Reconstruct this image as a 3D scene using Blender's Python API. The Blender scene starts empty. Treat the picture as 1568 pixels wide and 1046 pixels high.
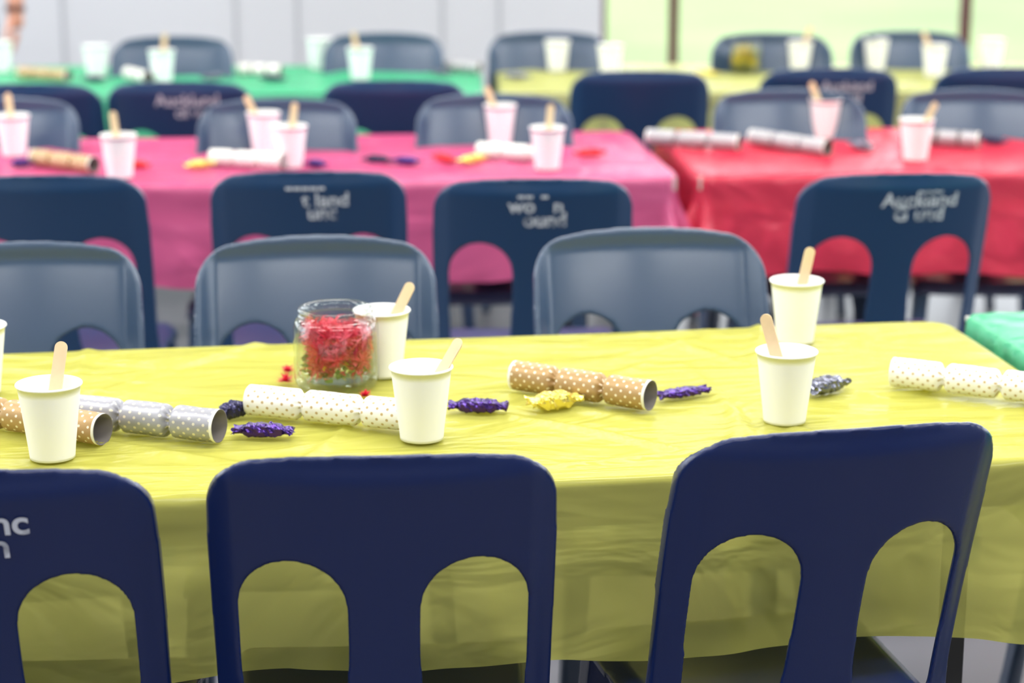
import bpy, bmesh, math, random
from mathutils import Vector, Matrix, noise
random.seed(7)
C = bpy.context
scene = C.scene
COL = scene.collection
try:
    scene.view_settings.view_transform = 'Standard'
    scene.view_settings.look = 'None'
except Exception as e:
    print(e)

# ------------------------------------------------------------------ camera
H = 1.52; F = 3200.0; PITCH = math.radians(13.9)
TT = 0.72      # table top height
CT = 0.847     # chair top height
cam_d = bpy.data.cameras.new('camera'); cam = bpy.data.objects.new('camera', cam_d)
COL.objects.link(cam); scene.camera = cam
cam.location = (0, 0, H)
cam.rotation_euler = (math.radians(90) - PITCH, 0, 0)
cam_d.sensor_width = 36; cam_d.lens = 36 * F / 1568
cam_d.clip_end = 300
cam_d.dof.use_dof = True; cam_d.dof.focus_distance = 2.62; cam_d.dof.aperture_fstop = 3.2

def P(u, v, h):
    dx = (u - 784) / F; dy = -(v - 523) / F
    r = Vector((dx, math.cos(PITCH) + dy * math.sin(PITCH), -math.sin(PITCH) + dy * math.cos(PITCH)))
    t = (h - H) / r.z
    return Vector((0, 0, H)) + r * t

# ------------------------------------------------------------------ materials
def srgb(r, g, b):
    def f(c):
        c /= 255.0
        return c / 12.92 if c <= 0.04045 else ((c + 0.055) / 1.055) ** 2.4
    return (f(r), f(g), f(b), 1)

def mat(name, col, rough=0.5, metal=0.0, bump=0.0, bscale=50, var=0.0, vscale=5, spec=0.5):
    m = bpy.data.materials.new(name); m.use_nodes = True
    nt = m.node_tree; b = nt.nodes['Principled BSDF']
    b.inputs['Base Color'].default_value = col
    b.inputs['Roughness'].default_value = rough
    b.inputs['Metallic'].default_value = metal
    b.inputs['Specular IOR Level'].default_value = spec
    tc = nt.nodes.new('ShaderNodeTexCoord')
    if var > 0:
        n = nt.nodes.new('ShaderNodeTexNoise'); n.inputs['Scale'].default_value = vscale
        nt.links.new(tc.outputs['Object'], n.inputs['Vector'])
        mx = nt.nodes.new('ShaderNodeMix'); mx.data_type = 'RGBA'
        mx.inputs[6].default_value = tuple(c * (1 - var) for c in col[:3]) + (1,)
        mx.inputs[7].default_value = tuple(min(1, c * (1 + var)) for c in col[:3]) + (1,)
        nt.links.new(n.outputs['Fac'], mx.inputs[0]); nt.links.new(mx.outputs[2], b.inputs['Base Color'])
    if bump > 0:
        n2 = nt.nodes.new('ShaderNodeTexNoise'); n2.inputs['Scale'].default_value = bscale
        nt.links.new(tc.outputs['Object'], n2.inputs['Vector'])
        bp = nt.nodes.new('ShaderNodeBump'); bp.inputs['Strength'].default_value = bump
        bp.inputs['Distance'].default_value = 0.002
        nt.links.new(n2.outputs['Fac'], bp.inputs['Height']); nt.links.new(bp.outputs['Normal'], b.inputs['Normal'])
    return m

def cloth_mat(name, col, trans=0.42, rough=0.24, see=0.30):
    m = mat(name, col, rough, spec=.6)
    nt = m.node_tree; b = nt.nodes['Principled BSDF']; out = nt.nodes['Material Output']
    tr = nt.nodes.new('ShaderNodeBsdfTranslucent'); tr.inputs['Color'].default_value = col
    mx = nt.nodes.new('ShaderNodeMixShader'); mx.inputs[0].default_value = trans
    nt.links.new(b.outputs[0], mx.inputs[1]); nt.links.new(tr.outputs[0], mx.inputs[2])
    tp = nt.nodes.new('ShaderNodeBsdfTransparent'); tp.inputs['Color'].default_value = col
    m2 = nt.nodes.new('ShaderNodeMixShader'); m2.inputs[0].default_value = see
    nt.links.new(mx.outputs[0], m2.inputs[1]); nt.links.new(tp.outputs[0], m2.inputs[2])
    nt.links.new(m2.outputs[0], out.inputs['Surface'])
    tc = nt.nodes.new('ShaderNodeTexCoord'); mp = nt.nodes.new('ShaderNodeMapping')
    mp.inputs['Scale'].default_value = (1.0, 3.2, 2)
    mp.inputs['Rotation'].default_value = (0, 0, .15)
    n = nt.nodes.new('ShaderNodeTexNoise'); n.inputs['Scale'].default_value = 3.2; n.inputs['Detail'].default_value = 3
    n.inputs['Distortion'].default_value = 1.3
    bp = nt.nodes.new('ShaderNodeBump'); bp.inputs['Strength'].default_value = 0.8; bp.inputs['Distance'].default_value = 0.022
    nt.links.new(tc.outputs['Object'], mp.inputs[0]); nt.links.new(mp.outputs[0], n.inputs['Vector'])
    nt.links.new(n.outputs['Fac'], bp.inputs['Height']); nt.links.new(bp.outputs[0], b.inputs['Normal'])
    return m

def dots_mat(name, base, dot, metal=0.0, rough=0.4, size=0.27, pitch=0.0105):
    m = mat(name, base, rough, metal)
    nt = m.node_tree; b = nt.nodes['Principled BSDF']
    uv = nt.nodes.new('ShaderNodeUVMap'); mp = nt.nodes.new('ShaderNodeMapping')
    mp.inputs['Rotation'].default_value = (0, 0, math.radians(45))
    s = 1 / pitch; mp.inputs['Scale'].default_value = (s, s, s)
    v = nt.nodes.new('ShaderNodeTexVoronoi'); v.inputs['Scale'].default_value = 1; v.inputs['Randomness'].default_value = 0.0
    v.voronoi_dimensions = '2D'
    lt = nt.nodes.new('ShaderNodeMath'); lt.operation = 'LESS_THAN'; lt.inputs[1].default_value = size
    mx = nt.nodes.new('ShaderNodeMix'); mx.data_type = 'RGBA'; mx.inputs[6].default_value = base; mx.inputs[7].default_value = dot
    nt.links.new(uv.outputs[0], mp.inputs[0]); nt.links.new(mp.outputs[0], v.inputs['Vector'])
    nt.links.new(v.outputs['Distance'], lt.inputs[0]); nt.links.new(lt.outputs[0], mx.inputs[0])
    nt.links.new(mx.outputs[2], b.inputs['Base Color'])
    return m

M = {}
def chair_mat(name, col, coat, rough=.36, spec=.5):
    m = mat(name, col, rough, bump=0.1, bscale=900, spec=spec)
    b = m.node_tree.nodes['Principled BSDF']
    b.inputs['Coat Weight'].default_value = coat; b.inputs['Coat Roughness'].default_value = 0.2
    return m
M['chair'] = chair_mat('chair_navy_plastic', (0.0035, 0.0135, 0.080, 1), .15, .27, .38)
M['chair_haze'] = chair_mat('chair_plastic_haze', (0.012, 0.045, 0.118, 1), .2, .32, .45)  # same navy chairs farther back, distance haze put into the base colour
M['chair_haze_pale'] = chair_mat('chair_plastic_haze_pale', (0.030, 0.062, 0.125, 1), .5, .30)  # paler copy for chairs facing the camera: haze and sheen put into the colour
# worn lettering : paint with flaked-off holes
M['letter'] = mat('worn_white_paint', (0.60, 0.63, 0.70, 1), 0.7)
nt = M['letter'].node_tree
tcn = nt.nodes.new('ShaderNodeTexCoord'); nn = nt.nodes.new('ShaderNodeTexNoise'); nn.inputs['Scale'].default_value = 38
rmp = nt.nodes.new('ShaderNodeMapRange'); rmp.inputs[1].default_value = .26; rmp.inputs[2].default_value = .43
rmp.inputs[3].default_value = .15
nt.links.new(tcn.outputs['Object'], nn.inputs['Vector']); nt.links.new(nn.outputs['Fac'], rmp.inputs[0])
nt.links.new(rmp.outputs[0], nt.nodes['Principled BSDF'].inputs['Alpha'])
M['yellow'] = cloth_mat('cloth_yellow', srgb(231, 229, 124))
M['olive'] = cloth_mat('cloth_pale_yellow', srgb(228, 230, 160))
M['pink'] = cloth_mat('cloth_pink', srgb(240, 110, 164), see=.12, trans=.34)
M['red'] = cloth_mat('cloth_red', srgb(246, 70, 100), see=.12, trans=.34)
M['green'] = cloth_mat('cloth_green', srgb(100, 216, 166), see=.12, trans=.34)
M['board'] = mat('table_board_laminate', (0.55, 0.54, 0.50, 1), 0.5)
M['trim'] = mat('table_edge_trim', (0.02, 0.018, 0.016, 1), 0.6)
M['steel'] = mat('table_leg_black', (0.02, 0.02, 0.022, 1), 0.4)
M['paper'] = mat('cup_paper', (0.90, 0.90, 0.895, 1), 0.6)
M['wood'] = mat('stick_wood', srgb(230, 202, 160), 0.6, var=0.10, vscale=60)
M['cr_gold'] = dots_mat('cracker_gold', srgb(176, 144, 98), srgb(245, 235, 215), 0.25, 0.42, 0.17)
M['cr_silver'] = dots_mat('cracker_silver', srgb(162, 162, 170), srgb(222, 215, 195), 0.35, 0.4, 0.20)
M['cr_white'] = dots_mat('cracker_white', srgb(240, 238, 234), srgb(190, 164, 116), 0.0, 0.5, 0.19)
M['cr_trim'] = mat('cracker_trim_white', srgb(240, 238, 232), 0.5)
M['cr_in'] = mat('cracker_card_inside', srgb(110, 104, 100), 0.8)
M['foil_purple'] = mat('foil_purple', srgb(70, 44, 120), 0.22, 0.75, bump=0.6, bscale=120)
M['foil_gold'] = mat('foil_gold', srgb(236, 218, 112), 0.22, 0.75, bump=0.6, bscale=120)
M['foil_red'] = mat('foil_red', srgb(215, 40, 50), 0.25, 0.5, bump=0.6, bscale=120)
M['foil_silver'] = mat('foil_silver', srgb(120, 122, 138), 0.22, 0.9, bump=0.6, bscale=120)
M['foil_dark'] = mat('foil_dark', srgb(48, 46, 80), 0.25, 0.6, bump=0.6, bscale=120)
M['petal_red'] = mat('petal_red', srgb(222, 30, 66), 0.5)
M['petal_pink'] = mat('petal_pink', srgb(245, 95, 120), 0.5)
M['petal_yellow'] = mat('petal_yellow', srgb(240, 212, 50), 0.5)
M['leaf'] = mat('leaf_green', srgb(112, 130, 60), 0.5)
M['floor'] = mat('floor_vinyl', srgb(108, 108, 116), 0.4, var=0.2, vscale=3)
M['wall'] = mat('wall_paint', srgb(208, 208, 214), 0.6, var=0.03, vscale=1.5)
M['ceil'] = mat('ceiling_paint', srgb(240, 240, 238), 0.8)
M['seam'] = mat('seam_grey', srgb(172, 173, 180), 0.6)
M['frame'] = mat('window_frame_brown', srgb(84, 28, 32), 0.5)
M['skin'] = mat('skin', srgb(205, 145, 122), 0.5)
M['shirt'] = mat('shirt_cotton', srgb(225, 225, 228), 0.8)
M['trouser'] = mat('trouser_denim', srgb(50, 60, 85), 0.8)
M['hair'] = mat('hair_brown', srgb(60, 42, 30), 0.6)
M['strap'] = mat('strap_brown', srgb(95, 50, 38), 0.5)
M['eye'] = mat('eye_dark', srgb(30, 25, 25), 0.3)
M['lip'] = mat('lip', srgb(180, 95, 90), 0.5)
M['lawn'] = mat('lawn', (0.118, 0.166, 0.058, 1), 0.9, var=0.45, vscale=0.35)

g = bpy.data.materials.new('clear_glass'); g.use_nodes = True
nt = g.node_tree; nt.nodes.clear()
o = nt.nodes.new('ShaderNodeOutputMaterial'); t = nt.nodes.new('ShaderNodeBsdfTransparent')
gl = nt.nodes.new('ShaderNodeBsdfGlossy'); gl.inputs['Roughness'].default_value = 0.03
lw = nt.nodes.new('ShaderNodeLayerWeight'); lw.inputs['Blend'].default_value = .5
pw = nt.nodes.new('ShaderNodeMath'); pw.operation = 'POWER'; pw.inputs[1].default_value = 2.6
ml = nt.nodes.new('ShaderNodeMath'); ml.operation = 'MULTIPLY_ADD'; ml.inputs[1].default_value = .6; ml.inputs[2].default_value = .04
t.inputs['Color'].default_value = (0.92, 0.95, 0.94, 1)
mx = nt.nodes.new('ShaderNodeMixShader')
nt.links.new(lw.outputs['Facing'], pw.inputs[0]); nt.links.new(pw.outputs[0], ml.inputs[0])
nt.links.new(ml.outputs[0], mx.inputs[0]); nt.links.new(t.outputs[0], mx.inputs[1]); nt.links.new(gl.outputs[0], mx.inputs[2])
nt.links.new(mx.outputs[0], o.inputs['Surface']); M['glass'] = g
g2 = bpy.data.materials.new('window_glass'); g2.use_nodes = True
nt = g2.node_tree; nt.nodes.clear()
o = nt.nodes.new('ShaderNodeOutputMaterial'); t = nt.nodes.new('ShaderNodeBsdfTransparent'); gl = nt.nodes.new('ShaderNodeBsdfGlossy'); gl.inputs['Roughness'].default_value = .02
mx = nt.nodes.new('ShaderNodeMixShader'); mx.inputs[0].default_value = .05
nt.links.new(t.outputs[0], mx.inputs[1]); nt.links.new(gl.outputs[0], mx.inputs[2]); nt.links.new(mx.outputs[0], o.inputs['Surface']); M['pane'] = g2

em = bpy.data.materials.new('fill_glow'); em.use_nodes = True
em.node_tree.nodes['Principled BSDF'].inputs['Emission Color'].default_value = (1, 0.98, 0.95, 1)
em.node_tree.nodes['Principled BSDF'].inputs['Emission Strength'].default_value = 4  # glow for the added fill panels overhead
M['fill_lamp'] = em

# ------------------------------------------------------------------ helpers
def link(name, me, parent=None, loc=(0, 0, 0), rot=(0, 0, 0)):
    o = bpy.data.objects.new(name, me); COL.objects.link(o)
    o.location = loc; o.rotation_euler = rot
    if parent: o.parent = parent
    return o

def mesh_from(name, verts, faces, mats, smooth=True, fm=None):
    me = bpy.data.meshes.new(name); me.from_pydata([tuple(v) for v in verts], [], faces)
    for m in mats: me.materials.append(m)
    if fm:
        for p, i in zip(me.polygons, fm): p.material_index = i
    if smooth:
        for p in me.polygons: p.use_smooth = True
    me.update()
    return me

def box_geo(V, Fc, c, s):
    b = len(V)
    for dz in (-1, 1):
        for dx, dy in ((-1, -1), (1, -1), (1, 1), (-1, 1)):
            V.append((c[0] + dx * s[0] / 2, c[1] + dy * s[1] / 2, c[2] + dz * s[2] / 2))
    Fc += [(b, b + 3, b + 2, b + 1), (b + 4, b + 5, b + 6, b + 7)]
    for i in range(4):
        j = (i + 1) % 4; Fc.append((b + i, b + j, b + 4 + j, b + 4 + i))

def boxes(name, lst, m, parent=None, loc=(0, 0, 0), rot=(0, 0, 0)):
    V = []; Fc = []
    for c, s in lst: box_geo(V, Fc, c, s)
    return link(name, mesh_from(name, V, Fc, [m], False), parent, loc, rot)

def smooth(x):
    x = max(0, min(1, x)); return x * x * (3 - 2 * x)

def evaluated_mesh(ob, name):
    dg = C.evaluated_depsgraph_get()
    me = bpy.data.meshes.new_from_object(ob.evaluated_get(dg)); me.name = name
    return me

def revolve(name, prof, n=48, mats=None, fmf=None):
    V = []; Fc = []; fm = []
    k = len(prof)
    for r, z in prof:
        for j in range(n):
            a = 2 * math.pi * j / n; V.append((r * math.cos(a), r * math.sin(a), z))
    for i in range(k - 1):
        for j in range(n):
            jj = (j + 1) % n
            Fc.append((i * n + j, i * n + jj, (i + 1) * n + jj, (i + 1) * n + j)); fm.append(fmf(i) if fmf else 0)
    return mesh_from(name, V, Fc, mats, True, fm)

# ------------------------------------------------------------------ chair
ZT = CT - .002     # apex of the outline
def back_y(x, z):
    ax = abs(x)
    if z >= 0.45:
        y = -(z - 0.45) * 0.235 - 0.22 * (z - 0.45) ** 2
    else:
        y = -((0.45 - z) ** 1.4) * 0.30
    y += x * x / 0.95
    y += 0.012 * smooth((ax - 0.165) / 0.035)
    y += 0.012 * smooth((z - (ZT - .035)) / 0.035)
    return y
YTOP = back_y(0, ZT)

def make_chair_mesh():
    k = ZT
    half = [(0, k + .002), (.04, k + .0018), (.08, k + .0005), (.11, k - .002)]
    for i in range(0, 13):
        a = math.radians(90 - i * 7.5)
        half.append((.131 + .069 * math.cos(a), k - .074 + .069 * math.sin(a)))
    half += [(.2018, k - .12), (.2015, .62), (.200, .50), (.203, .44), (.211, .30), (.222, .10), (.226, 0.0),
             (.190, 0.0), (.184, .15), (.174, .28), (.160, .345), (.13, .375), (.08, .386), (0, .388)]
    outer = half + [(-x, z) for x, z in reversed(half[1:-1])]
    hole = []
    for i in range(0, 33):
        a = math.pi * i / 32
        hole.append((.1055 + .0625 * math.cos(a), k - .203 + .066 * math.sin(a)))
    hole += [(.0425, k - .23), (.0425, .58), (.0445, .53), (.048, .48), (.055, .445), (.066, .429), (.09, .422), (.14, .422), (.158, .430), (.165, .46), (.168, .56)]
    cu = bpy.data.curves.new('c', 'CURVE'); cu.dimensions = '2D'; cu.fill_mode = 'BOTH'; cu.extrude = 1.0
    for pts in (outer, hole, [(-x, z) for x, z in hole]):
        s = cu.splines.new('POLY'); s.points.add(len(pts) - 1); s.use_cyclic_u = True
        for p, q in zip(s.points, pts): p.co = (q[0], q[1], 0, 1)
    ob = bpy.data.objects.new('tmp', cu); COL.objects.link(ob)
    me = evaluated_mesh(ob, 'back'); bpy.data.objects.remove(ob)
    bm = bmesh.new(); bm.from_mesh(me)
    bmesh.ops.remove_doubles(bm, verts=bm.verts, dist=1e-5)
    def cut(co, no):
        bmesh.ops.bisect_plane(bm, geom=bm.verts[:] + bm.edges[:] + bm.faces[:], plane_co=co, plane_no=no, dist=1e-6)
    x = -.22
    while x < .225: cut((x, 0, 0), (1, 0, 0)); x += .0125
    z = .02
    while z < .84: cut((0, z, 0), (0, 1, 0)); z += .02
    for v in bm.verts:
        x, z, w = v.co
        ax = abs(x)
        t = .0055 + .006 * smooth((ax - .168) / .03) + (.008 * smooth((.46 - z) / .06))
        v.co = (x, back_y(x, z) - w * t + (t - .0055), z)
    # seat
    nx, ny = 34, 30
    ix = {}
    for side in (0, 1):
        for i in range(nx + 1):
            for j in range(ny + 1):
                xx = -.207 + .414 * i / nx; q = j / ny
                wid = 1 - .06 * (1 - q)
                xx *= wid
                y0 = back_y(xx, .45) - .002
                y1 = .405 - .25 * xx * xx - .9 * max(0, abs(xx) - .16) ** 1.5
                y = y0 + (y1 - y0) * q
                zz = .436 - .014 * (1 - (xx / .2) ** 2) * (1 - (2 * q - 1) ** 2) - .022 * smooth((q - .88) / .12) - .018 * smooth((abs(xx) / wid - .185) / .022) - .012 * smooth((.12 - q) / .12)
                ix[(side, i, j)] = bm.verts.new((xx, y, zz - (0.011 if side else 0)))
    for i in range(nx):
        for j in range(ny):
            for side in (0, 1):
                q = [ix[(side, i, j)], ix[(side, i + 1, j)], ix[(side, i + 1, j + 1)], ix[(side, i, j + 1)]]
                bm.faces.new(q if side == 0 else q[::-1])
    for i in range(nx):
        bm.faces.new([ix[(0, i + 1, 0)], ix[(0, i, 0)], ix[(1, i, 0)], ix[(1, i + 1, 0)]])
        bm.faces.new([ix[(0, i, ny)], ix[(0, i + 1, ny)], ix[(1, i + 1, ny)], ix[(1, i, ny)]])
    for j in range(ny):
        bm.faces.new([ix[(0, 0, j)], ix[(0, 0, j + 1)], ix[(1, 0, j + 1)], ix[(1, 0, j)]])
        bm.faces.new([ix[(0, nx, j + 1)], ix[(0, nx, j)], ix[(1, nx, j)], ix[(1, nx, j + 1)]])
    def prism(a, b):
        vs = []
        for c in (a, b):
            for sx, sy in ((-1, -1), (1, -1), (1, 1), (-1, 1)):
                vs.append(bm.verts.new((c[0] + sx * c[3], c[1] + sy * c[4], c[2])))
        bm.faces.new(vs[0:4][::-1]); bm.faces.new(vs[4:8])
        for i in range(4):
            j = (i + 1) % 4; bm.faces.new((vs[i], vs[j], vs[4 + j], vs[4 + i]))
    for s in (-1, 1):
        prism((s * .212, .395, 0, .014, .013), (s * .180, .345, .418, .019, .025))
    bmesh.ops.recalc_face_normals(bm, faces=bm.faces)
    me2 = bpy.data.meshes.new('raw'); bm.to_mesh(me2); bm.free()
    ob = bpy.data.objects.new('tmp', me2); COL.objects.link(ob)
    r = ob.modifiers.new('r', 'REMESH'); r.mode = 'VOXEL'; r.voxel_size = .0031
    sm = ob.modifiers.new('s', 'SMOOTH'); sm.factor = .5; sm.iterations = 12
    res = evaluated_mesh(ob, 'dining_chair'); bpy.data.objects.remove(ob)
    res.materials.clear(); res.materials.append(M['chair'])
    for p in res.polygons: p.use_smooth = True
    print('CHAIR faces', len(res.polygons))
    return res
chair_me = make_chair_mesh()

def lettering(lines):
    V = []; Fc = []
    for txt, x0, z0, size in lines:
        cu = bpy.data.curves.new('t', 'FONT'); cu.body = txt; cu.size = size; cu.offset = 0.0009
        ob = bpy.data.objects.new('tmp', cu); COL.objects.link(ob)
        me = evaluated_mesh(ob, 't'); bpy.data.objects.remove(ob)
        b = len(V)
        for v in me.vertices:
            x, z = v.co.x + x0, v.co.y + z0 + .025
            V.append((x, back_y(x, z) - .0072, z))
        for p in me.polygons: Fc.append([b + i for i in p.vertices])
    return mesh_from('lettering', V, Fc, [M['letter']], False)

def chair(u, v, facing=0, yaw=0, text=None, m='chair'):
    p = P(u, v, CT)
    a = math.radians(yaw + (180 if facing else 0))
    off = Matrix.Rotation(a, 3, 'Z') @ Vector((0, YTOP, 0))
    o = link('dining_chair', chair_me, None, (p.x - off.x, p.y - off.y, 0), (0, 0, a))
    o.material_slots[0].link = 'OBJECT'; o.material_slots[0].material = M[m]
    if text: link('lettering', lettering(text), o)
    return o

chair(-66, 720, 0, 3, [('Auckl', -.102, .748, .044), ('nc', .030, .744, .044), ('n', .026, .714, .044)])
chair(585, 697, 0, 4)
chair(1318, 655, 0, 13)
for u, v, y in ((30, 370, 8), (483, 360, 5), (984, 348, 7), (1728, 345, 8)): chair(u, v, 1, y, m='chair_haze_pale')
chair(60, 268, 0, 3, m='chair_haze')
chair(470, 262, 0, 4, [('-----', -.045, .776, .05), ('t land', -.012, .748, .042), ('unc', -.002, .720, .042)], 'chair_haze')
chair(819, 273, 0, 2, [('-- -', -.035, .774, .05), ('wo   n', -.052, .752, .042), ('ound', -.022, .722, .042)], 'chair_haze')
chair(1384, 265, 0, 4, [('~~~', .03, .775, .03), ('Auckland', -.040, .752, .042), ('G und', -.014, .722, .042)], 'chair_haze')
for u, v, y in ((5, 149, 3), (425, 150, 4), (755, 143, 3), (1203, 136, 2), (1492, 136, -3)): chair(u, v, 1, y, m='chair_haze_pale')
chair(35, 128, 0, 3, m='chair_haze')
chair(270, 125, 0, 2, [('Auckland', -.06, .755, .046), ('  cil w', -.03, .722, .04)], 'chair_haze')
chair(603, 123, 0, 2, m='chair_haze'); chair(983, 108, 0, 1, m='chair_haze')
chair(1275, 104, 0, 0, [('Auckland', -.03, .755, .04), ('cound', -.01, .722, .04)], 'chair_haze')
chair(1545, 103, 0, 0, m='chair_haze')
for u, v in ((268, 55), (590, 50), (838, 48), (1180, 50), (1388, 47)): chair(u, v, 1, random.uniform(-3, 3), m='chair_haze_pale')

# ------------------------------------------------------------------ tables
def cloth_mesh(L, W, hang, m, step, seed):
    rc = .045; rb = .010
    def axis(half):
        n = int((half + hang) * 2 / step); return [-(half + hang) + 2 * (half + hang) * i / n for i in range(n + 1)]
    xs = axis(L / 2); ys = axis(W / 2)
    rnd = random.Random(int(seed * 10))
    creases = []
    for _ in range(46):
        cx, cy = rnd.uniform(-L / 2, L / 2), rnd.uniform(-W / 2, W / 2)
        an = rnd.gauss(0, .40) if rnd.random() < .7 else rnd.uniform(0, 3.14)
        creases.append((cx, cy, math.cos(an), math.sin(an), rnd.uniform(.12, .45), rnd.uniform(.0030, .0075), rnd.uniform(.006, .012), rnd.uniform(-.6, .6)))
    V = []; Fc = []
    for x in xs:
        for y in ys:
            hx, hy = L / 2 - rc, W / 2 - rc
            a = max(abs(x) - hx, 0); b = max(abs(y) - hy, 0)
            r = math.hypot(a, b); sx = 1 if x > 0 else -1; sy = 1 if y > 0 else -1
            w2 = noise.noise(Vector((x * 3 - y * 4, y * 5 + seed, 3.1)))
            zt = .0022 * w2
            for cx, cy, ca, sa, ln, hh, wd, cv in creases:
                dx, dy = x - cx, y - cy
                p = dx * ca + dy * sa
                if abs(p) > ln: continue
                q = -dx * sa + dy * ca + cv * p * p
                if abs(q) < wd * 2.5: zt += hh * math.exp(-(q / wd) ** 2) * (1 - (p / ln) ** 2)
            zt = .009 * math.tanh(zt / .009)
            if r <= rc - rb or r == 0:
                V.append((x, y, zt)); continue
            d = r - (rc - rb)
            ux, uy = a / r * sx, b / r * sy
            bx, by = min(abs(x), hx) * sx, min(abs(y), hy) * sy
            if d < rb * math.pi / 2:
                out = rb * math.sin(d / rb); dz = rb * (1 - math.cos(d / rb))
            else:
                e = d - rb * math.pi / 2
                out = rb + e * .02; dz = rb + e * .985
                ang = math.atan2(b, a)
                per = x * (1 if b > 0 and a == 0 else 0) + y * (1 if a > 0 and b == 0 else 0)
                k = smooth((e - .03) / .18)
                if a > 0 and b > 0:
                    out += k * .035 * math.sin(ang * 8 - math.pi / 2) + k * .035
                    dz -= .10 * max(0, (e - .22))
                out += k * (.022 * noise.noise(Vector((per * 4 + seed, ang * 2, 1))) + .013 * noise.noise(Vector((per * 13 + seed, ang * 4, dz * 6)))) + .004 * noise.noise(Vector((x * 6, y * 6, dz * 14)))
                dz += k * .016 * noise.noise(Vector((per * 4 + seed, 7, 1)))
                out = max(out, rb * .8 + .002)
            R = rc - rb + out
            V.append((bx + ux * R, by + uy * R, zt * (1 - min(1, d / rb)) - dz))
    ny = len(ys)
    for i in range(len(xs) - 1):
        for j in range(ny - 1):
            q = i * ny + j; Fc.append((q, q + ny, q + ny + 1, q + 1))
    return mesh_from('tablecloth', V, Fc, [m])

def table(near_right, yaw, L, W, m, step=.02, seed=0, hang=.24, from_left=False):
    a = math.radians(yaw); R = Matrix.Rotation(a, 2)
    c = Vector(near_right[:2]) + R @ Vector(((L / 2) if from_left else (-L / 2), W / 2))
    e = bpy.data.objects.new('dining_table', None); COL.objects.link(e)
    e.location = (c.x, c.y, 0); e.rotation_euler = (0, 0, a)
    link('tablecloth', cloth_mesh(L, W, hang, m, step, seed), e, (0, 0, TT))
    boxes('tabletop', [((0, 0, TT - .020), (L - .020, W - .020, .030))], M['board'], e)
    # dark moulded edge with the steel rail under it
    boxes('edge_trim', [((0, s * (W / 2 - .006), TT - .036), (L - .06, .008, .056)) for s in (-1, 1)] +
          [((s * (L / 2 - .006), 0, TT - .036), (.008, W - .06, .056)) for s in (-1, 1)], M['trim'], e)
    lg = []
    for sx in (-1, 1):
        X = sx * (L / 2 - .22)
        for sy in (-1, 1): lg.append(((X, sy * (W / 2 - .10), .34), (.028, .028, .68)))
        lg.append(((X, 0, .12), (.024, W - .2, .024))); lg.append(((X, 0, .66), (.03, W - .2, .03)))
    boxes('legs', lg, M['steel'], e)
    return e

fr1 = P(1448, 489, TT)
a = math.radians(8.5); W1 = .77
nr1 = fr1 + Vector((math.sin(a), -math.cos(a), 0)) * W1
table(nr1, 8.5, 2.4, W1, M['yellow'], .0068, 1.3)
fg = P(1466, 478, TT); ng = fg + Vector((math.sin(a), -math.cos(a), 0)) * .76
table(ng, 8.5, 1.5, .76, M['green'], .02, 4.2, from_left=True)
nr2 = P(1043, 270, TT); table(nr2, 6, 2.0, .76, M['pink'], .013, 7.7)
a2 = math.radians(6)
nl2 = nr2 + Vector((math.cos(a2), math.sin(a2), 0)) * .035
table(nl2, 4, 1.9, .76, M['red'], .013, 9.1, from_left=True)
n3 = P(742, 141, TT); table(n3, 1.5, 2.1, .76, M['green'], .022, 12.1)
table(n3 + Vector((.04, 0, 0)), 1, 2.2, .76, M['olive'], .022, 15.1, from_left=True)

# ------------------------------------------------------------------ cups
def cup_mesh():
    rt, rb, h = .0405, .0290, .099
    prof = [(.0001, .006), (rb - .002, .006), (rb - .0012, .0), (rb, .0), (rb + .0003, .004)]
    for i in range(1, 9): prof.append((rb + (rt - rb) * i / 8, .004 + (h - .006) * i / 8))
    for i in range(0, 9):
        a = -math.pi / 2 + math.pi * 1.5 * i / 8 
        prof.append((rt + .0006 + .0018 * math.cos(a), h - .001 + .0018 * math.sin(a)))
    prof += [(rt - .0012, h - .004)]
    for i in range(7, -1, -1): prof.append((rb - .001 + (rt - rb) * i / 8, .006 + (h - .008) * i / 8))
    prof.append((.0001, .0065))
    return revolve('paper_cup', prof, 56, [M['paper']])
cup_me = cup_mesh()

def stick_mesh(Ln=.145, w=.0165, t=.002):
    pts = []
    for i in range(13):
        a = math.pi * i / 12; pts.append((w / 2 * math.cos(a), Ln - w / 2 + w / 2 * math.sin(a)))
    for i in range(13):
        a = math.pi + math.pi * i / 12; pts.append((w / 2 * math.cos(a), w / 2 + w / 2 * math.sin(a)))
    n = len(pts); V = [(x, -t / 2, z) for x, z in pts] + [(x, t / 2, z) for x, z in pts]
    Fc = [list(range(n)), list(range(2 * n - 1, n - 1, -1))] + [(i, n + i, n + (i + 1) % n, (i + 1) % n) for i in range(n)]
    return mesh_from('wooden_stick', V, Fc, [M['wood']], False)
stick_me = stick_mesh()

def cup(u, vbot, tip=None, turn=0):
    p = P(u, vbot, TT)
    c = link('paper_cup', cup_me, None, (p.x, p.y, TT + .004))
    if tip:
        b = Vector((-tip[0] * .38, -tip[1] * .38, .009)); tp = Vector(tip)
        d = (tp - b).normalized()
        zx = d; yy = Vector((math.sin(turn), math.cos(turn), 0)); xx = yy.cross(zx).normalized(); yy = zx.cross(xx)
        m = Matrix((xx, yy, zx)).transposed()
        link('wooden_stick', stick_me, c, b, m.to_euler())
    return c

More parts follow.
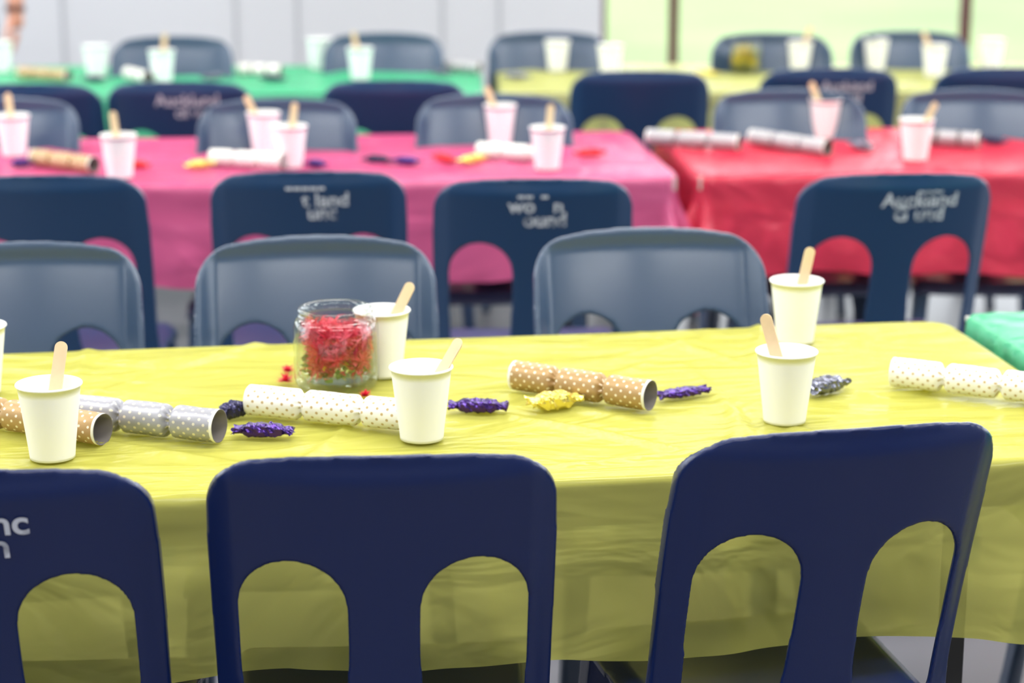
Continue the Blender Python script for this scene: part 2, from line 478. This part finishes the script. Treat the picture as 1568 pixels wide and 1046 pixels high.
cup(81, 704, (.012, .03, .140))
cup(646, 675, (.055, .012, .139), .8)
cup(1201, 648, (-.028, .012, .140), .3)
cup(586, 577, (.050, .0, .150), .5)
cup(1217, 526, (.020, .0, .150))
cup(-30, 604, (.02, .0, .14))
cup(22, 240, (-.01, .01, .148)); cup(184, 274, (-.012, .01, .145)); cup(405, 235, (-.045, 0, .145)); cup(445, 258, (.012, .01, .145))
cup(766, 222, (-.035, .0, .145)); cup(838, 261, (.008, .01, .145)); cup(1262, 212, (-.04, 0, .145)); cup(1401, 247, (.045, 0, .14))
cup(148, 119); cup(249, 127, (.012, 0, .14)); cup(490, 107); cup(552, 123, (-.02, 0, .145)); cup(853, 110); cup(934, 118)
cup(1224, 112, (.03, 0, .14)); cup(1340, 108); cup(1430, 118, (-.04, 0, .14)); cup(1517, 108); cup(2, 112)

# ------------------------------------------------------------------ crackers
def cracker_mesh(L, R, m):
    stations = []
    def tube(x0, x1, n, mi, r=R):
        for i in range(n + 1): stations.append((x0 + (x1 - x0) * i / n, r, 0, mi))
    inner = R - .0012
    stations.append((.055, .0002, 0, 2)); stations.append((.055, inner, 0, 2)); stations.append((.0, inner, 0, 2))
    stations.append((0, R, 0, 1)); stations.append((.004, R, 0, 1)); stations.append((.0042, R, 0, 0))
    def pinch(xc, w):
        for i in range(0, 17):
            q = -1 + 2 * i / 16
            k = math.exp(-(q * 2.2) ** 2)
            stations.append((xc + q * w, R * (1 - .5 * k), k, 0))
    wp = min(.0105, L * .05)
    x1, x2 = L * .325, L * .675
    tube(.010, x1 - wp * 1.1, 5, 0); pinch(x1, wp)
    tube(x1 + wp * 1.1, x2 - wp * 1.1, 8, 0); pinch(x2, wp)
    tube(x2 + wp * 1.1, L - .010, 5, 0)
    stations.append((L - .0042, R, 0, 1)); stations.append((L - .004, R, 0, 1)); stations.append((L, R, 0, 1)); stations.append((L, inner, 0, 2))
    stations.append((L - .055, inner, 0, 2)); stations.append((L - .055, .0002, 0, 2))
    n = 60; V = []; Fc = []; fm = []
    for x, r, k, mi in stations:
        for j in range(n):
            a = 2 * math.pi * j / n
            rr = r * (1 + .12 * k * math.sin(a * 10 + 1.5 * math.sin(a * 3))) + (.0007 * noise.noise(Vector((x * 40, math.cos(a) * 2, math.sin(a) * 2))) if r > .01 else 0)
            V.append((x - L / 2, rr * math.cos(a), rr * math.sin(a)))
    for i in range(len(stations) - 1):
        for j in range(n):
            jj = (j + 1) % n
            Fc.append((i * n + j, (i + 1) * n + j, (i + 1) * n + jj, i * n + jj)); fm.append(2 if stations[i][3] == 2 or stations[i + 1][3] == 2 else stations[i][3])
    me = mesh_from('party_cracker', V, Fc, [m, M['cr_trim'], M['cr_in']], True, fm)
    uvl = me.uv_layers.new(name='UVMap')
    unit = .0105 * math.sqrt(2)
    per = round(2 * math.pi * R / unit) * unit
    for p in me.polygons:
        for li, vi in zip(p.loop_indices, p.vertices):
            j = vi % n
            if j == 0 and any((w % n) == n - 1 for w in p.vertices): j = n
            uvl.data[li].uv = (me.vertices[vi].co.x, per * j / n)
    return me

def cracker(u0, v0, u1, v1, m, R=.0205, L=None):
    a = P(u0, v0, TT + R); b = P(u1, v1, TT + R)
    d = b - a; c = (a + b) / 2
    Ln = L or d.length
    return link('party_cracker', cracker_mesh(Ln, R, M[m]), None, (c.x, c.y, TT + R + .004), (random.uniform(0, 1), 0, math.atan2(d.y, d.x)))

cracker(-60, 628, 158, 662, 'cr_gold', .0215)
cracker(118, 633, 336, 657, 'cr_silver', .0225)
cracker(383, 616, 640, 642, 'cr_white', .0215)
cracker(788, 578, 996, 610, 'cr_gold', .0215)
cracker(1367, 573, 1615, 602, 'cr_white', .0215)
cracker(52, 243, 144, 255, 'cr_gold', .0195)
cracker(318, 243, 440, 250, 'cr_white', .0195, .19)
cracker(733, 232, 850, 240, 'cr_white', .0195)
cracker(992, 212, 1132, 221, 'cr_silver', .0205)
cracker(1152, 212, 1268, 229, 'cr_silver', .0205)
cracker(1405, 211, 1500, 217, 'cr_silver', .0195)
cracker(30, 113, 105, 118, 'cr_gold', .0185)
cracker(366, 108, 430, 110, 'cr_white', .0185)
cracker(190, 112, 232, 122, 'cr_white', .0185, .16)
cracker(655, 101, 735, 106, 'cr_silver', .0185)

# ------------------------------------------------------------------ sweets
def candy_mesh(m, L=.07, R=.011, flat=.75, seed=0):
    n = 18; K = 26; V = []; Fc = []
    for i in range(K + 1):
        u = -1 + 2 * i / K; au = abs(u)
        for j in range(n):
            a = 2 * math.pi * j / n
            if au < .70:
                r = R * max(.36, (1 - (au / .74) ** 6)) ** .5; ry = r; rz = r * flat
            else:
                q = (au - .70) / .30; ry = R * (.62 + .42 * q); rz = R * (.28 + .12 * math.sin(j * 2.2) * q)
            y = ry * math.copysign(abs(math.cos(a)) ** .7, math.cos(a)); z = rz * math.copysign(abs(math.sin(a)) ** .7, math.sin(a))
            w = noise.noise(Vector((u * 7 + seed, math.cos(a) * 2.2, math.sin(a) * 2.2)))
            y *= 1 + .22 * w; z *= 1 + .36 * w
            if au >= .70: z += R * .4 * math.sin(y / R * 5 + seed) * (au - .70) + R * .4 * (au - .70) * math.sin(seed)
            V.append((u * L / 2 + (.0025 * math.sin(j * 1.9 + seed) if au > .93 else 0), y, z))
    for i in range(K):
        for j in range(n):
            jj = (j + 1) % n; Fc.append((i * n + j, (i + 1) * n + j, (i + 1) * n + jj)); Fc.append((i * n + j, (i + 1) * n + jj, i * n + jj))
    Fc.append(list(range(n))); Fc.append(list(range((K + 1) * n - 1, K * n - 1, -1)))
    return mesh_from('wrapped_candy', V, Fc, [m], False)

def candy(u0, v0, u1, v1, m, R=.011, flat=.75):
    a = P(u0, v0, TT + .008); b = P(u1, v1, TT + .008); d = b - a; c = (a + b) / 2
    sd = random.uniform(0, 50)
    return link('wrapped_candy', candy_mesh(M[m], max(.045, min(.09, d.length)), R, flat, sd), None, (c.x, c.y, TT + R * flat + .004), (0, 0, math.atan2(d.y, d.x)))
candy(358, 662, 448, 664, 'foil_purple', .0140, .62)
candy(688, 625, 776, 627, 'foil_purple', .0140, .62)
candy(336, 640, 378, 628, 'foil_dark', .014)
candy(812, 625, 886, 616, 'foil_gold', .016, .72)
candy(1008, 608, 1082, 597, 'foil_purple', .0130, .45)
candy(1240, 602, 1288, 588, 'foil_silver', .018, .55)
for d in ((284, 257, 326, 253, 'foil_gold'), (556, 246, 600, 248, 'foil_dark'), (602, 248, 642, 250, 'foil_purple'), (662, 240, 698, 250, 'foil_red'),
          (704, 250, 742, 244, 'foil_gold'), (880, 238, 926, 236, 'foil_red'), (1300, 222, 1340, 230, 'foil_silver'), (190, 254, 228, 256, 'foil_red'),
          (15, 254, 50, 252, 'foil_purple'), (470, 252, 498, 255, 'foil_purple'), (1505, 216, 1540, 220, 'foil_dark'),
          (130, 122, 160, 124, 'foil_dark'), (400, 121, 436, 123, 'foil_dark'), (660, 112, 690, 114, 'foil_silver'), (770, 118, 812, 120, 'foil_silver'),
          (310, 122, 345, 118, 'foil_silver'), (1065, 112, 1100, 116, 'foil_gold'), (960, 124, 1000, 122, 'foil_silver'), (1280, 118, 1320, 120, 'foil_silver')):
    candy(*d, R=.0125)

# ------------------------------------------------------------------ flower jars
def jar(u, v, petals, s=1.0):
    p = P(u, v, TT)
    R = .055 * s; h = .103 * s
    prof = [(.0001, .004), (R * .80, .0025), (R * .90, .0), (R * .96, .006), (R, .014), (R * 1.0, h * .72)]
    for i in range(1, 9):
        a = i / 8 * math.pi / 2; prof.append((R - R * .14 * (1 - math.cos(a)), h * .72 + h * .15 * math.sin(a)))
    prof += [(R * .82, h * .88), (R * .88, h * .89), (R * .88, h * .91), (R * .84, h * .92), (R * .84, h * .94), (R * .88, h * .95), (R * .88, h * .985), (R * .84, h), (R * .77, h * .985), (R * .76, h * .88),
             (R * .90, h * .72), (R * .93, h * .6), (R * .93, .018), (R * .80, .012), (.0001, .013)]
    jo = link('flower_jar', revolve('flower_jar', prof, 64, [M['glass']]), None, (p.x, p.y, TT + .004))
    V = []; Fc = []; fm = []
    def blade(c, d, ln, w, mi):
        side = d.cross(Vector((random.random() - .5, random.random() - .5, random.random() - .5))).normalized() * w
        b = len(V)
        bend = Vector((random.uniform(-1, 1), random.uniform(-1, 1), random.uniform(-1, 1))) * ln * .2
        for q in (c - side, c + side, c + d * ln * .6 + bend + side, c + d * ln * .6 + bend - side, c + d * ln): V.append(q)
        Fc.append((b, b + 1, b + 2, b + 3)); Fc.append((b + 3, b + 2, b + 4)); fm.extend((mi, mi))
    for k in range(90):
        a = random.uniform(0, 6.283); c = Vector((math.cos(a), math.sin(a), 0)) * R * .86 * math.sqrt(random.random())
        c.z = random.uniform(h * .26, h * .80)
        for i in range(60):
            d = Vector((random.gauss(0, 1), random.gauss(0, 1), random.gauss(0, 1))).normalized()
            ln = random.uniform(.012, .024) * s
            if c.z + d.z * ln > h * .88: continue
            e = c + d * ln
            if math.hypot(e.x, e.y) > R * .90: ln *= .35
            if math.hypot(c.x + d.x * ln, c.y + d.y * ln) < R * .91: blade(c, d, ln, .0009, 1 if k % 4 == 0 else 0)
    for k in range(260):
        a = random.uniform(0, 6.28); r = R * .84 * math.sqrt(random.random()); c = Vector((r * math.cos(a), r * math.sin(a), random.uniform(.016, h * .36)))
        d = Vector((random.uniform(-1, 1), random.uniform(-1, 1), random.uniform(0, .6))).normalized()
        if math.hypot(c.x + d.x * .012, c.y + d.y * .012) < R * .90: blade(c, d, .013, .003, (2, 2, 3, 1, 2)[k % 5])
    link('flowers', mesh_from('flowers', V, Fc, [M[petals[0]], M[petals[1]], M['leaf'], M['petal_yellow']], False, fm), jo)
    return jo
j1 = jar(516, 593, ('petal_red', 'petal_pink'), 1.13)
jar(1141, 113, ('petal_yellow', 'leaf'), 1.0)
jar(1556, 207, ('petal_pink', 'leaf'), 1.0)
def blossom(u, v, m='petal_red', n=90, r=.018):
    p = P(u, v, TT); V = []; Fc = []
    for i in range(n):
        d = Vector((random.gauss(0, 1), random.gauss(0, 1), abs(random.gauss(0, .6)))).normalized(); s = d.cross(Vector((0, 0, 1))).normalized() * .0009
        ln = random.uniform(.5, 1) * r; b = len(V)
        V.extend([-s, s, d * ln * .6 + s, d * ln * .6 - s, d * ln]); Fc.append((b, b + 1, b + 2, b + 3)); Fc.append((b + 3, b + 2, b + 4))
    link('fallen_blossom', mesh_from('fallen_blossom', V, Fc, [M[m]], False), None, (p.x, p.y, TT + .006))
blossom(438, 590); blossom(560, 612, r=.012); blossom(441, 574, r=.015)

# ------------------------------------------------------------------ room
WB = 9.6
YF = -3.0; XL = -4.2; XR = 5.2; HC = 2.9
xc = (918 - 784) / F * (WB + .2)
boxes('floor', [(((XL + XR) / 2, (YF + WB) / 2 + .05, -.05), (XR - XL + .4, WB - YF + .3, .1))], M['floor'])
boxes('ceiling', [(((XL + XR) / 2, (YF + WB) / 2 + .05, HC + .05), (XR - XL + .4, WB - YF + .3, .1))], M['ceil'])
boxes('wall_back', [(((XL + xc) / 2, WB + .06, HC / 2), (xc - XL, .12, HC))], M['wall'])
boxes('wall_front', [(((XL + XR) / 2, YF - .06, HC / 2), (XR - XL, .12, HC))], M['wall'])
for i, u in enumerate((112, 371, 463, 680, 765)):
    x = (u - 784) / F * (WB + .15)
    boxes('trim_%d' % (i + 1), [((x, WB - .003, HC / 2), (.012, .006, HC - .01))], M['seam'])
boxes('baseboard_back', [(((XL + xc) / 2, WB - .01, .05), (xc - XL - .02, .02, .1))], M['seam'])

def window(name, x0, x1, y, z0=.10, z1=2.5, fw=.04):
    e = bpy.data.objects.new(name, None); COL.objects.link(e); e.location = ((x0 + x1) / 2, y, 0)
    w = x1 - x0
    boxes('frame', [((-w / 2 + fw / 2, 0, (z0 + z1) / 2), (fw, .06, z1 - z0)), ((w / 2 - fw / 2, 0, (z0 + z1) / 2), (fw, .06, z1 - z0)),
                    ((0, 0, z0 + fw / 2), (w - 2 * fw, .06, fw)), ((0, 0, z1 - fw / 2), (w - 2 * fw, .06, fw))], M['frame'], e)
    V = [(-w / 2 + fw, 0, z0 + fw), (w / 2 - fw, 0, z0 + fw), (w / 2 - fw, 0, z1 - fw), (-w / 2 + fw, 0, z1 - fw)]
    link('glass_pane', mesh_from('glass_pane', V, [(0, 1, 2, 3)], [M['pane']], False), e)
def portal(name, loc, rot, sx, sy, parent=None):
    ld = bpy.data.lights.new(name, 'AREA'); ld.shape = 'RECTANGLE'; ld.size = sx; ld.size_y = sy
    try: ld.cycles.is_portal = True
    except Exception as ex: print(ex)
    o = bpy.data.objects.new(name, ld); COL.objects.link(o); o.location = loc; o.rotation_euler = rot
xp = [xc] + [(u - 784) / F * (WB + .15) for u in (1027, 1466)]
step = xp[2] - xp[1]
while xp[-1] < XR - .5: xp.append(xp[-1] + step)
xp[-1] = XR
for i in range(len(xp) - 1): window('window_%d' % (i + 1), xp[i], xp[i + 1], WB + .06, fw=.022)
portal('window_daylight', ((xc + XR) / 2, WB + .12, 1.3), (math.radians(-90), 0, 0), XR - xc, 2.4)
boxes('wall_back_sill', [(((xc + XR) / 2, WB + .06, .05), (XR - xc, .12, .1))], M['wall'])
boxes('wall_back_header', [(((xc + XR) / 2, WB + .06, (2.5 + HC) / 2), (XR - xc, .12, HC - 2.5))], M['wall'])
for nm, X, s in (('wall_right', XR + .06, 1), ('wall_left', XL - .06, -1)):
    y0 = 2.6
    boxes(nm, [((X, (YF + y0) / 2, HC / 2), (.12, y0 - YF, HC)), ((X, (y0 + WB) / 2, .4), (.12, WB - y0, .8)), ((X, (y0 + WB) / 2, (2.5 + HC) / 2), (.12, WB - y0, HC - 2.5))] +
          [((X, y0 + (WB - y0) * k / 3, 1.65), (.12, .16, 1.7)) for k in range(1, 4)], M['wall'])
    portal('side_daylight', (X + s * .07, (y0 + WB) / 2, 1.65), (0, math.radians(90) * s, 0), 1.7, WB - y0)

for y in (0.4, 2.6, 4.8, 7.0):  # unseen overhead panels, added as fill light for tabletops and chairs
    for x in (-2.2, 0.2, 2.6):
        e = boxes('fill_panel', [((0, 0, .03), (1.9, .6, .06))], M['ceil'], None, (x, y, HC - .062))
        boxes('fill_diffuser', [((0, 0, -.004), (1.82, .52, .006))], M['fill_lamp'], e)
        ld = bpy.data.lights.new('fill_lamp', 'AREA'); ld.shape = 'RECTANGLE'; ld.size = 1.8; ld.size_y = .5; ld.energy = 30; ld.color = (1, .99, .975)
        lo = bpy.data.objects.new('fill_lamp', ld); COL.objects.link(lo); lo.parent = e; lo.location = (0, 0, -.02)

V = [(-60, -20, -.12), (80, -20, -.12), (80, 90, -.12), (-60, 90, -.12)]
link('lawn', mesh_from('lawn', V, [(0, 1, 2, 3)], [M['lawn']], False))
sd = bpy.data.lights.new('sun', 'SUN'); sd.energy = 5.0; sd.angle = .03; so = bpy.data.objects.new('sun', sd); COL.objects.link(so)
so.rotation_euler = (math.radians(28), math.radians(4), 0)
w = bpy.data.worlds.new('world'); scene.world = w; w.use_nodes = True
w.node_tree.nodes['Background'].inputs[0].default_value = (.90, .95, 1, 1); w.node_tree.nodes['Background'].inputs[1].default_value = 4.8

# ------------------------------------------------------------------ person (standing past the last table, mostly off to the left)
def skin_mesh(name, verts, edges, radii, sub=2):
    me = bpy.data.meshes.new(name); me.from_pydata(verts, edges, [])
    ob = bpy.data.objects.new('tmp', me); COL.objects.link(ob)
    sk = ob.modifiers.new('sk', 'SKIN')
    for i, r in enumerate(radii):
        me.skin_vertices[0].data[i].radius = (r, r) if not isinstance(r, tuple) else r
        me.skin_vertices[0].data[i].use_root = (i == 0)
    sb = ob.modifiers.new('sb', 'SUBSURF'); sb.levels = sub; sb.render_levels = sub
    res = evaluated_mesh(ob, name); bpy.data.objects.remove(ob)
    for p in res.polygons: p.use_smooth = True
    return res
def person():
    e = bpy.data.objects.new('standing_person', None); COL.objects.link(e)
    e.location = (-2.065, 7.72, 0)
    v = [(0, 0, .96), (0, .01, 1.10), (0, 0, 1.28), (0, 0, 1.42), (0, .01, 1.49), (0, -.005, 1.56), (0, -.01, 1.64), (0, 0, 1.71)]
    r = [(.15, .11), (.135, .10), (.16, .11), (.12, .09), .052, .065, (.075, .09), (.06, .07)]
    ed = [(0, 1), (1, 2), (2, 3), (3, 4), (4, 5), (5, 6), (6, 7)]
    for s in (-1, 1):
        b = len(v)
        v += [(s * .10, 0, .84), (s * .105, -.01, .50), (s * .11, .02, .10), (s * .12, -.10, .045), (s * .125, -.17, .035)]
        r += [.085, .058, .040, .038, .028]; ed += [(0, b), (b, b + 1), (b + 1, b + 2), (b + 2, b + 3), (b + 3, b + 4)]
        b = len(v)
        v += [(s * .175, 0, 1.41), (s * .235, .015, 1.14), (s * .262, -.03, .98), (s * .258, -.05, .875), (s * .258, -.055, .835), (s * .256, -.058, .79)]
        r += [.056, .043, .042, (.031, .027), (.024, .032), (.016, .036)]
        ed += [(3, b)] + [(b + i, b + i + 1) for i in range(5)]
    me = skin_mesh('body', v, ed, r)
    for k in ('skin', 'shirt', 'trouser', 'eye'): me.materials.append(M[k])
    for p in me.polygons:
        c = p.center
        if c.z > 1.47: p.material_index = 0
        elif abs(c.x) > .17 and c.z < 1.24 and c.z > .74: p.material_index = 0
        elif c.z > .97: p.material_index = 1
        elif c.z > .09: p.material_index = 2
        else: p.material_index = 3
    link('body', me, e)
    for s in (-1, 1):
        for i in range(4):
            y0 = -.058 + (i - 1.5) * .0185; ln = (.068, .078, .073, .058)[i]
            vv = []; rr = []
            for k in range(4):
                q = k / 3
                vv.append((s * (.256 - .018 * q * q), y0 + (i - 1.5) * .003 * q, .785 - ln * q)); rr.append(.0092 - .002 * q)
            me = skin_mesh('finger', vv, [(0, 1), (1, 2), (2, 3)], rr); me.materials.append(M['skin']); link('finger_%d' % (i + 1), me, e)
        me = skin_mesh('thumb', [(s * .25, -.075, .835), (s * .245, -.104, .81), (s * .238, -.115, .782), (s * .234, -.118, .757)], [(0, 1), (1, 2), (2, 3)], [.013, .0115, .010, .008])
        me.materials.append(M['skin']); link('thumb', me, e)
    me = revolve('bracelet', [(.032, -.011), (.035, -.011), (.036, 0), (.035, .011), (.032, .011)], 32, [M['strap']]); b = link('bracelet', me, e, (.257, -.048, .87), (-.12, 0, 0))
    me = bpy.data.meshes.new('hair'); bm = bmesh.new(); bmesh.ops.create_icosphere(bm, subdivisions=4, radius=1)
    for vv in list(bm.verts):
        if vv.co.y < -.35 and vv.co.z < .45: bm.verts.remove(vv)
    for vv in bm.verts: vv.co = Vector((vv.co.x * .088, vv.co.y * .105 + .012, vv.co.z * .115 + 1.69 if vv.co.z > 0 else vv.co.z * .16 + 1.69))
    bm.to_mesh(me); bm.free(); me.materials.append(M['hair'])
    for p in me.polygons: p.use_smooth = True
    link('hair', me, e)
    def ell(n, c, s, m):
        me = bpy.data.meshes.new(n); bm = bmesh.new(); bmesh.ops.create_uvsphere(bm, u_segments=20, v_segments=12, radius=1)
        for q in bm.verts: q.co = Vector((q.co.x * s[0] + c[0], q.co.y * s[1] + c[1], q.co.z * s[2] + c[2]))
        bm.to_mesh(me); bm.free(); me.materials.append(M[m])
        for p in me.polygons: p.use_smooth = True
        link(n, me, e)
    ell('nose', (0, -.098, 1.635), (.012, .017, .022), 'skin')
    ell('mouth', (0, -.086, 1.597), (.023, .008, .006), 'lip')
    for s in (-1, 1):
        ell('eye', (s * .03, -.083, 1.66), (.012, .008, .007), 'eye'); ell('ear', (s * .080, 0, 1.64), (.008, .018, .030), 'skin')
person()
